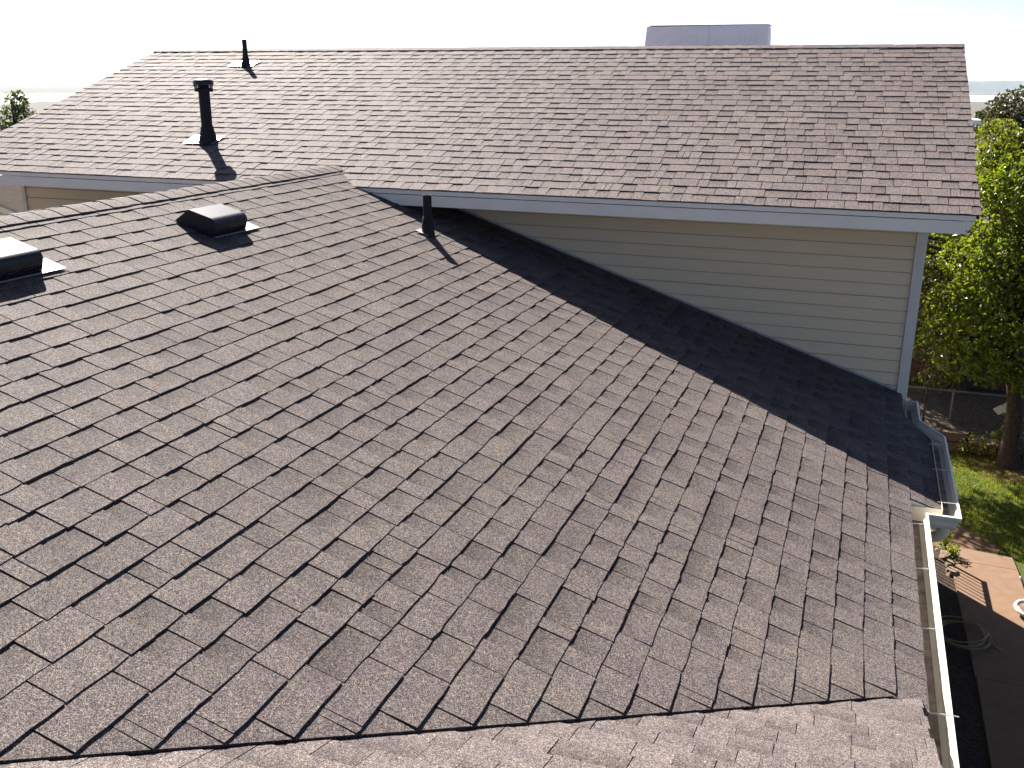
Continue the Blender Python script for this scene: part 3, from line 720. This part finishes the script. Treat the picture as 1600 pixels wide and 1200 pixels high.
b = MB(); b.tube([(7.18, 13.28, G+.40), (7.27, 13.30, G+.34), (7.38, 13.29, G+.26), (7.45, 13.34, G+.14), (7.44, 13.42, G+.08)], .011, 8); b.build('handlebar', M_TYRE, bk)
b = MB(); b.tube([(7.68, 13.5, G+.25), (7.74, 13.62, G+.26), (7.76, 13.70, G+.26)], [.03, .055, .035], 8); b.build('saddle', M_TYRE, bk)

# chain-link fence
FY = 19.9; fz1 = at(1500, 612, FY).z; fz0 = G+.15
fx0, fx1 = 5.2, 9.6
fe = empty('chain_link_fence', (7.4, FY, G)); tag(fe, 'galvanised chain link fence behind the trees beyond the lawn', 'fence')
b = MB(); b.tube([(fx0, FY, fz1), (fx1, FY, fz1)], .021, 8); b.build('top_rail', M_WIRE, fe)
for xx in (5.3, at(1485, 650, FY).x, at(1485, 650, FY).x+2.0):
    b = MB(); b.tube([(xx, FY+.03, G), (xx, FY+.03, fz1+.03)], .022, 8); b.build('post', M_WIRE, fe)
b = MB(); st = .075; H = fz1-fz0
xx = fx0-H
while xx < fx1:
    for sgn in (1, -1):
        a0, a1 = (xx, fz0), (xx+H, fz1)
        if sgn < 0: a0, a1 = (xx, fz1), (xx+H, fz0)
        xa, za = a0; xb_, zb_ = a1
        if xa < fx0: za += (fx0-xa)*(zb_-za)/H; xa = fx0
        if xb_ > fx1: zb_ = za+(fx1-xa)*(zb_-za)/(xb_-xa); xb_ = fx1
        if xb_-xa > .02: b.tube([(xa, FY-.02+.004*sgn, za), (xb_, FY-.02+.004*sgn, zb_)], .0017, 4, cap=False)
    xx += st
b.build('wire_mesh', M_WIRE, fe, kind='stuff')
# timber edging and a flat stone in front of the fence
for x0_, x1_, z0_, lab in ((5.6, 7.05, G, 'lower dark timber of the low retaining edge behind the lawn'), (5.6, 7.0, G+.19, 'upper dark timber of the low retaining edge behind the lawn'), (7.09, 7.75, G, 'short dark timber beside the tree trunk under a flat stone')):
    b = MB(); b.box((x0_, 19.02+(.03 if z0_ > G else 0), z0_), (x1_, 19.22, z0_+.17)); tag(bevel(b.build('retaining_timber', M_TIMB), .012), lab, 'timber', 'timbers of the low retaining edge')
b = MB(); b.add([(7.05, 19.0, G+.18), (7.6, 18.95, G+.175), (7.85, 19.15, G+.18), (7.6, 19.4, G+.2), (7.2, 19.35, G+.2)]+[(7.03, 19.0, G+.235), (7.6, 18.94, G+.225), (7.87, 19.15, G+.225), (7.6, 19.4, G+.26), (7.2, 19.35, G+.265)], [(0,4,3,2,1),(5,6,7,8,9),(0,1,6,5),(1,2,7,6),(2,3,8,7),(3,4,9,8),(4,0,5,9)])
tag(b.build('flat_stone', M_STONE), 'flat pale stone slab lying on the short timber', 'stone')
b = MB(); b.prism([(4.5, 19.25, G+.25), (10, 19.25, G+.25), (10, 21.4, G+.55), (4.5, 21.4, G+.55)], (0, 0, -.4)); b.build('earth_bank', simple('grey brown earth', (.07, .052, .044), .95, .1, ns=9, amt=.35, bmp=.03), kind='structure')
# brown shed behind the fence
sh = empty('shed', (7.0, 22.0, G+.5)); tag(sh, 'brown board shed standing in shade behind the chain link fence', 'shed')
b = MB(); b.box((5.2, 21.62, G+.3), (8.6, 23.3, G+2.25)); shw = b.build('wall', M_BRWN, sh)
for i in range(17):
    b = MB(); b.box((5.2+i*.2+.004, 21.598, G+.42), (5.2+(i+1)*.2-.004, 21.619, G+2.24)); b.build('board', M_BRWN, shw)
b = MB(); b.prism([(5.05, 21.45, G+2.255), (8.75, 21.45, G+2.255), (8.75, 23.5, G+2.65), (5.05, 23.5, G+2.65)], (0, 0, .06)); b.build('roof', M_TIMB, sh)
# pale curved sheet leaning behind the fence
b = MB(); c0 = at(1537, 662, 20.35); c1 = at(1594, 643, 20.35); n = 9; vs = []
for i in range(n+1):
    u = i/n; q = c0.lerp(c1, u); q.z += .10*math.sin(math.pi*u)
    for dy, dz in ((0, 0), (.22, .10), (.22, .085), (0, -.015)): vs.append((q.x, q.y+dy, q.z+dz))
b.add(vs, [(i*4+k, (i+1)*4+k, (i+1)*4+(k+1) % 4, i*4+(k+1) % 4) for i in range(n) for k in range(4)]+[(0, 3, 2, 1), (n*4, n*4+1, n*4+2, n*4+3)])
for q in (2, 7):
    v = vs[q*4]; b.box((v[0]-.02, v[1]+.1, G+.35), (v[0]+.02, v[1]+.14, v[2]+.03))
tag(b.build('curved_panel', M_PALE), 'pale curved panel behind the fence beside the tree trunk', 'panel')

# ------------------------------------------------------------------ trees and plants
def leaves(mb, c, rad, n, size, rnd, squash=.8, tone=(0, 1), narrow=.55):
    c = Vector(c)
    for _ in range(n):
        while True:
            d = Vector((rnd.uniform(-1, 1), rnd.uniform(-1, 1), rnd.uniform(-1, 1)))
            if .05 < d.length < 1: break
        q = d.normalized()*(d.length**.4); ctr = c+Vector((q.x*rad, q.y*rad, q.z*rad*squash))
        ax = Vector((rnd.gauss(0, 1), rnd.gauss(0, 1), rnd.gauss(-.3, .8))).normalized()
        nn = Vector((rnd.gauss(0, .8), rnd.gauss(0, .8), rnd.gauss(.6, .6)))
        sd_ = ax.cross(nn)
        if sd_.length < .05: continue
        sd_.normalize(); s = size*rnd.uniform(.6, 1.35); w_ = s*narrow; up_ = sd_.cross(ax)*(s*.12)
        tn = rnd.uniform(*tone)
        mb.add([ctr-ax*s*.5, ctr+sd_*w_*.5+up_, ctr+ax*s*.5, ctr-sd_*w_*.5+up_], [(0, 1, 2), (0, 2, 3)], [tn]*4)
def tree(name, label, base, trunk, clumps, m, size, seed, density=1.0, tr=.16, tone=(0, 1), group=None, squash=.8, narrow=.55, cat='tree'):
    rnd = random.Random(seed); root = empty(name, base); tag(root, label, cat, group)
    b = MB(); k = len(trunk); b.tube([Vector(q) for q in trunk], [tr*(1.45 if i == 0 else 1)*(1-.55*i/max(1, k-1)) for i in range(k)], 10)
    top = Vector(trunk[-1]); mid = Vector(trunk[max(0, k-2)])
    for c, r in clumps:
        c = Vector(c); s = mid.lerp(top, rnd.random()); mm = s.lerp(c, .5)+Vector((rnd.uniform(-.15, .15), rnd.uniform(-.15, .15), -.05))*r
        b.tube([s, mm, c], [tr*.32, tr*.2, tr*.06], 5)
    o = b.build('trunk', M_BARK, root, origin=base); smooth_angle(o, 60)
    b = MB()
    for c, r in clumps:
        base_n = int(density*1000*(r/.5)**2*(.075/size)**2)
        lo = rnd.uniform(tone[0], tone[0]+.25*(tone[1]-tone[0])); hi = rnd.uniform(tone[1]-.3*(tone[1]-tone[0]), tone[1])
        leaves(b, c, r, max(40, int(base_n*.7)), size, rnd, squash, (lo, hi), narrow)
        for _ in range(7):                        # side sprays give the broken outline
            d = Vector((rnd.gauss(0, 1), rnd.gauss(0, 1), rnd.gauss(.15, .8))).normalized()
            leaves(b, Vector(c)+d*r*rnd.uniform(.7, 1.15), r*rnd.uniform(.18, .36), max(6, int(base_n*.05)), size, rnd, .8, (lo, hi), narrow)
    b.build('crown', m, root, origin=base, tone=True); return root
rt_ = random.Random(91)
A = at
# the main tree with its trunk in view
cl = []
for px, py, y, r in ((1500, 560, 18.6, .42), (1545, 575, 18.3, .42), (1590, 560, 18.2, .5), (1620, 590, 18.2, .5), (1525, 515, 18.6, .5), (1570, 500, 18.4, .55), (1610, 500, 18.4, .55), (1490, 470, 18.9, .5), (1540, 450, 18.5, .55), (1590, 435, 18.6, .6), (1640, 460, 18.6, .6),
                     (1560, 390, 18.6, .55), (1510, 405, 18.9, .5), (1600, 370, 18.7, .6), (1545, 335, 18.8, .45), (1590, 310, 18.8, .5), (1630, 330, 18.8, .6), (1555, 290, 18.9, .38), (1600, 265, 18.9, .42), (1650, 400, 18.7, .6), (1475, 520, 19.0, .42)):
    cl.append((A(px, py, y), r))
tree('broadleaf_tree', 'bright green broadleaf tree with leaning bare trunk on the lawn edge', (7.70, 18.6, G), [(7.70, 18.6, G-.05), (7.66, 18.6, G+.3), (7.66, 18.6, G+.9), (7.56, 18.6, G+1.5), (7.35, 18.65, G+2.1), (7.45, 18.7, G+3.4)], cl, M_LEAF, .105, 1, .95, .17, group='trees behind the house')
cl = []
for px, py, y, r in ((1462, 395, 21, .55), (1500, 385, 21.2, .55), (1535, 375, 21.2, .5), (1455, 470, 20.8, .5), (1450, 540, 20.6, .45), (1480, 440, 21, .5), (1465, 590, 20.5, .35), (1530, 430, 21.4, .6), (1445, 420, 21.2, .5), (1500, 500, 21.2, .6), (1575, 540, 21.4, .6), (1560, 460, 21.4, .7)):
    cl.append((A(px, py, y), r))
cl += [((4.2, 22.6, -2.2), 1.0), ((5.3, 22.3, -2.6), .9), ((3.2, 23.4, -1.2), 1.0), ((5.8, 22.5, -1.2), .9), ((4.0, 18.9, -2.3), .9), ((3.2, 19.6, -1.5), .9), ((4.6, 18.6, -2.9), .7), ((4.8, 19.6, -1.8), .8), ((5.2, 20.6, -2.0), .8)]  # unseen crown clumps added behind the house to shade the bank and lawn
tree('broadleaf_tree', 'darker green tree filling the gap under the roof corner', (7.0, 21.2, G+.4), [(7.0, 21.2, G+.3), (7.0, 21.2, G+1.5), (7.05, 21.2, G+2.6), (7.0, 21.2, G+3.6)], cl, M_LEAF, .105, 2, .85, .13, (0, .75), group='trees behind the house')
cl = []
for px, py, y, r in ((1560, 215, 25, .5), (1552, 250, 25, .42), (1568, 240, 24.6, .55), (1535, 285, 24.5, .5), (1575, 285, 24.5, .7), (1562, 205, 25.2, .36), (1550, 320, 24, .5), (1600, 240, 24.4, .7), (1630, 290, 24.4, .8)):
    cl.append((A(px, py, y), r))
tree('broadleaf_tree', 'yellow green tree rising past the right roof edge', (A(1560, 300, 24.8).x, 24.8, G), [(A(1560, 300, 24.8).x, 24.8, G), (A(1560, 300, 24.8).x, 24.8, G+2.2), (A(1560, 300, 24.8).x, 24.8, G+4.2)], cl, M_LEAF2, .10, 3, .9, .13, group='trees behind the house')
cl = []
for px, py, y, r in ((1585, 185, 31, .9), (1610, 180, 31, 1.0), (1575, 215, 30.5, .8), (1600, 225, 30.5, 1.0), (1640, 200, 31, 1.1), (1570, 190, 31, .55), (1590, 250, 30.5, .9)):
    cl.append((A(px, py, y), r))
tree('evergreen_tree', 'dark olive tree showing topmost at the right photo edge', (A(1600, 300, 31).x, 31, G), [(A(1600, 300, 31).x, 31, G), (A(1600, 300, 31).x, 31, G+3), (A(1600, 300, 31).x, 31, G+5.2)], cl, M_LEAFD, .12, 4, 1.0, .16, group='trees behind the house')
cl = []
for px, py, y, r in ((20, 165, 46, .55), (30, 158, 46, .5), (14, 185, 46, .6), (33, 185, 46, .65), (22, 200, 46, .7), (42, 178, 46, .42), (40, 200, 46, .6), (8, 205, 45.5, .5), (18, 152, 46, .3), (28, 148, 46, .25), (38, 160, 46, .3), (2, 215, 45.5, .6), (25, 225, 46, .9), (45, 225, 46, .9)):
    cl.append((A(px, py, y), r))
bx = A(24, 200, 46).x
tree('poplar_tree', 'grey green upright tree beyond the far left roof edge', (bx, 46, terrain_z(50)), [(bx, 46, terrain_z(50)), (bx, 46, -3.2), (bx, 46, -1.6)], cl, M_LEAFG, .17, 5, 1.1, .2, squash=1.2, group='trees behind the house')
# dry shrub by the corner board
cl = [(A(1452, 425, 19.6), .3), (A(1447, 455, 19.6), .3), (A(1452, 560, 19.5), .34), (A(1458, 585, 19.4), .25), (A(1446, 500, 19.6), .25)]
bx = A(1450, 600, 19.6).x
tree('dry_shrub', 'dry brown twiggy shrub beside the corner of the tall wing', (bx, 19.6, G), [(bx, 19.6, G), (bx, 19.6, G+1.2), (bx, 19.6, G+2.2)], cl, M_DRY, .10, 6, .35, .016, narrow=.16, cat='shrub')
# weeds at the foot of the bank and plants on the bed
def weed(x, y, z, h, n, seed, label, group):
    rnd = random.Random(seed); root = empty('leafy_weed', (x, y, z)); tag(root, label, 'plant', group)
    b = MB(); b.tube([(x, y, z), (x+.02, y, z+h*.6), (x+rnd.uniform(-.04, .04), y, z+h)], .005, 5); b.build('stem', M_BLADE if False else M_BARK, root)
    b = MB()
    for i in range(n): leaves(b, (x+rnd.uniform(-.05, .05), y+rnd.uniform(-.05, .05), z+h*(.15+.85*rnd.random())), .07, 5, .055, rnd, 1, (.5, 1), .5)
    b.build('foliage', M_LEAF2, root, tone=True)
for i, (px, py, hh, lab) in enumerate(((1501, 714, .30, 'leafy weed growing at left end of the retaining timbers'), (1514, 716, .42, 'taller leafy weed before the joint of the retaining timbers'), (1531, 718, .40, 'leafy weed below the flat stone slab'), (1551, 716, .55, 'bushy weed crowding the left side of the tree trunk'), (1563, 712, 1.35, 'tall stalk of leaves climbing beside the tree trunk'), (1596, 716, 1.0, 'broad green plant at right of the tree trunk'))):
    q = at(px, py, 18.85); weed(q.x, 18.85, G, hh, 14 if hh < .5 else 34, 100+i, lab, 'weeds along the bank')
weed(6.38, 14.5, G+.02, .30, 34, 120, 'green bed plant under the gutter corner', 'plants on the garden bed')
weed(6.47, 14.30, G+.02, .20, 22, 121, 'low yellowish bed plant between tan stones', 'plants on the garden bed')

# ------------------------------------------------------------------ neighbours
nb = empty('brick_house', (-7.2, 12.4, G)); tag(nb, 'pale brick wall with sloping light trim seen under the left eave', 'house')
b = MB(); b.box((-11, 12.4, G), (-5.4, 15, -.5)); b.build('wall', M_BRICK, nb)
q0 = at(-60, 297, 12.35); q1 = at(22, 331, 12.35); q2 = at(60, 347, 12.35)
b = MB(); b.prism([(q0.x, 12.33, q0.z), (q2.x, 12.33, q2.z), (q2.x, 12.33, q2.z-.09), (q0.x, 12.33, q0.z-.09)], (0, .06, 0)); b.build('trim_board', M_TRIM, nb)
b = MB(); b.prism([(q0.x, 12.36, q0.z-.095), (q2.x, 12.36, q2.z-.095), (q2.x, 12.36, G), (q0.x, 12.36, G)], (0, .035, 0)); b.build('lower_wall', simple('tan stucco', (.45, .34, .22), .8, .2, ns=10, amt=.1), nb)
ob = empty('outbuilding', (A(1522, 200, 23.5).x, 23.5, G)); tag(ob, 'narrow pale outbuilding with flat white roof past the right rake', 'outbuilding')
a = at(1508, 187, 23.5); c = at(1533, 187, 23.5)
b = MB(); b.box((a.x-1.2, 23.6, G), (c.x-.10, 24.3, a.z-.09)); b.build('wall', simple('pale grey wall', (.42, .42, .42), .8, .2), ob)
b = MB(); b.box((a.x-1.4, 23.45, a.z-.09), (c.x, 24.45, a.z+.0)); b.build('roof', simple('white roof', (.8, .8, .8), .6), ob)

# ------------------------------------------------------------------ air
HB = 34000.0
b = MB(); b.box((-HB, -HB, -152), (HB, HB, 320))
m, t, bs = mat('pale haze'); t.nodes.remove(bs)
pv = nd(t, 'ShaderNodeVolumePrincipled', Density=1.4e-5, Anisotropy=.0); pv.inputs['Color'].default_value = (.72, .88, 1.0, 1)
t.links.new(pv.outputs[0], t.nodes['Material Output'].inputs['Volume'])
b.build('haze', m, origin=(0, 0, -152), kind='stuff')

for o in bpy.data.objects:
    if '_w' in o: del o['_w']
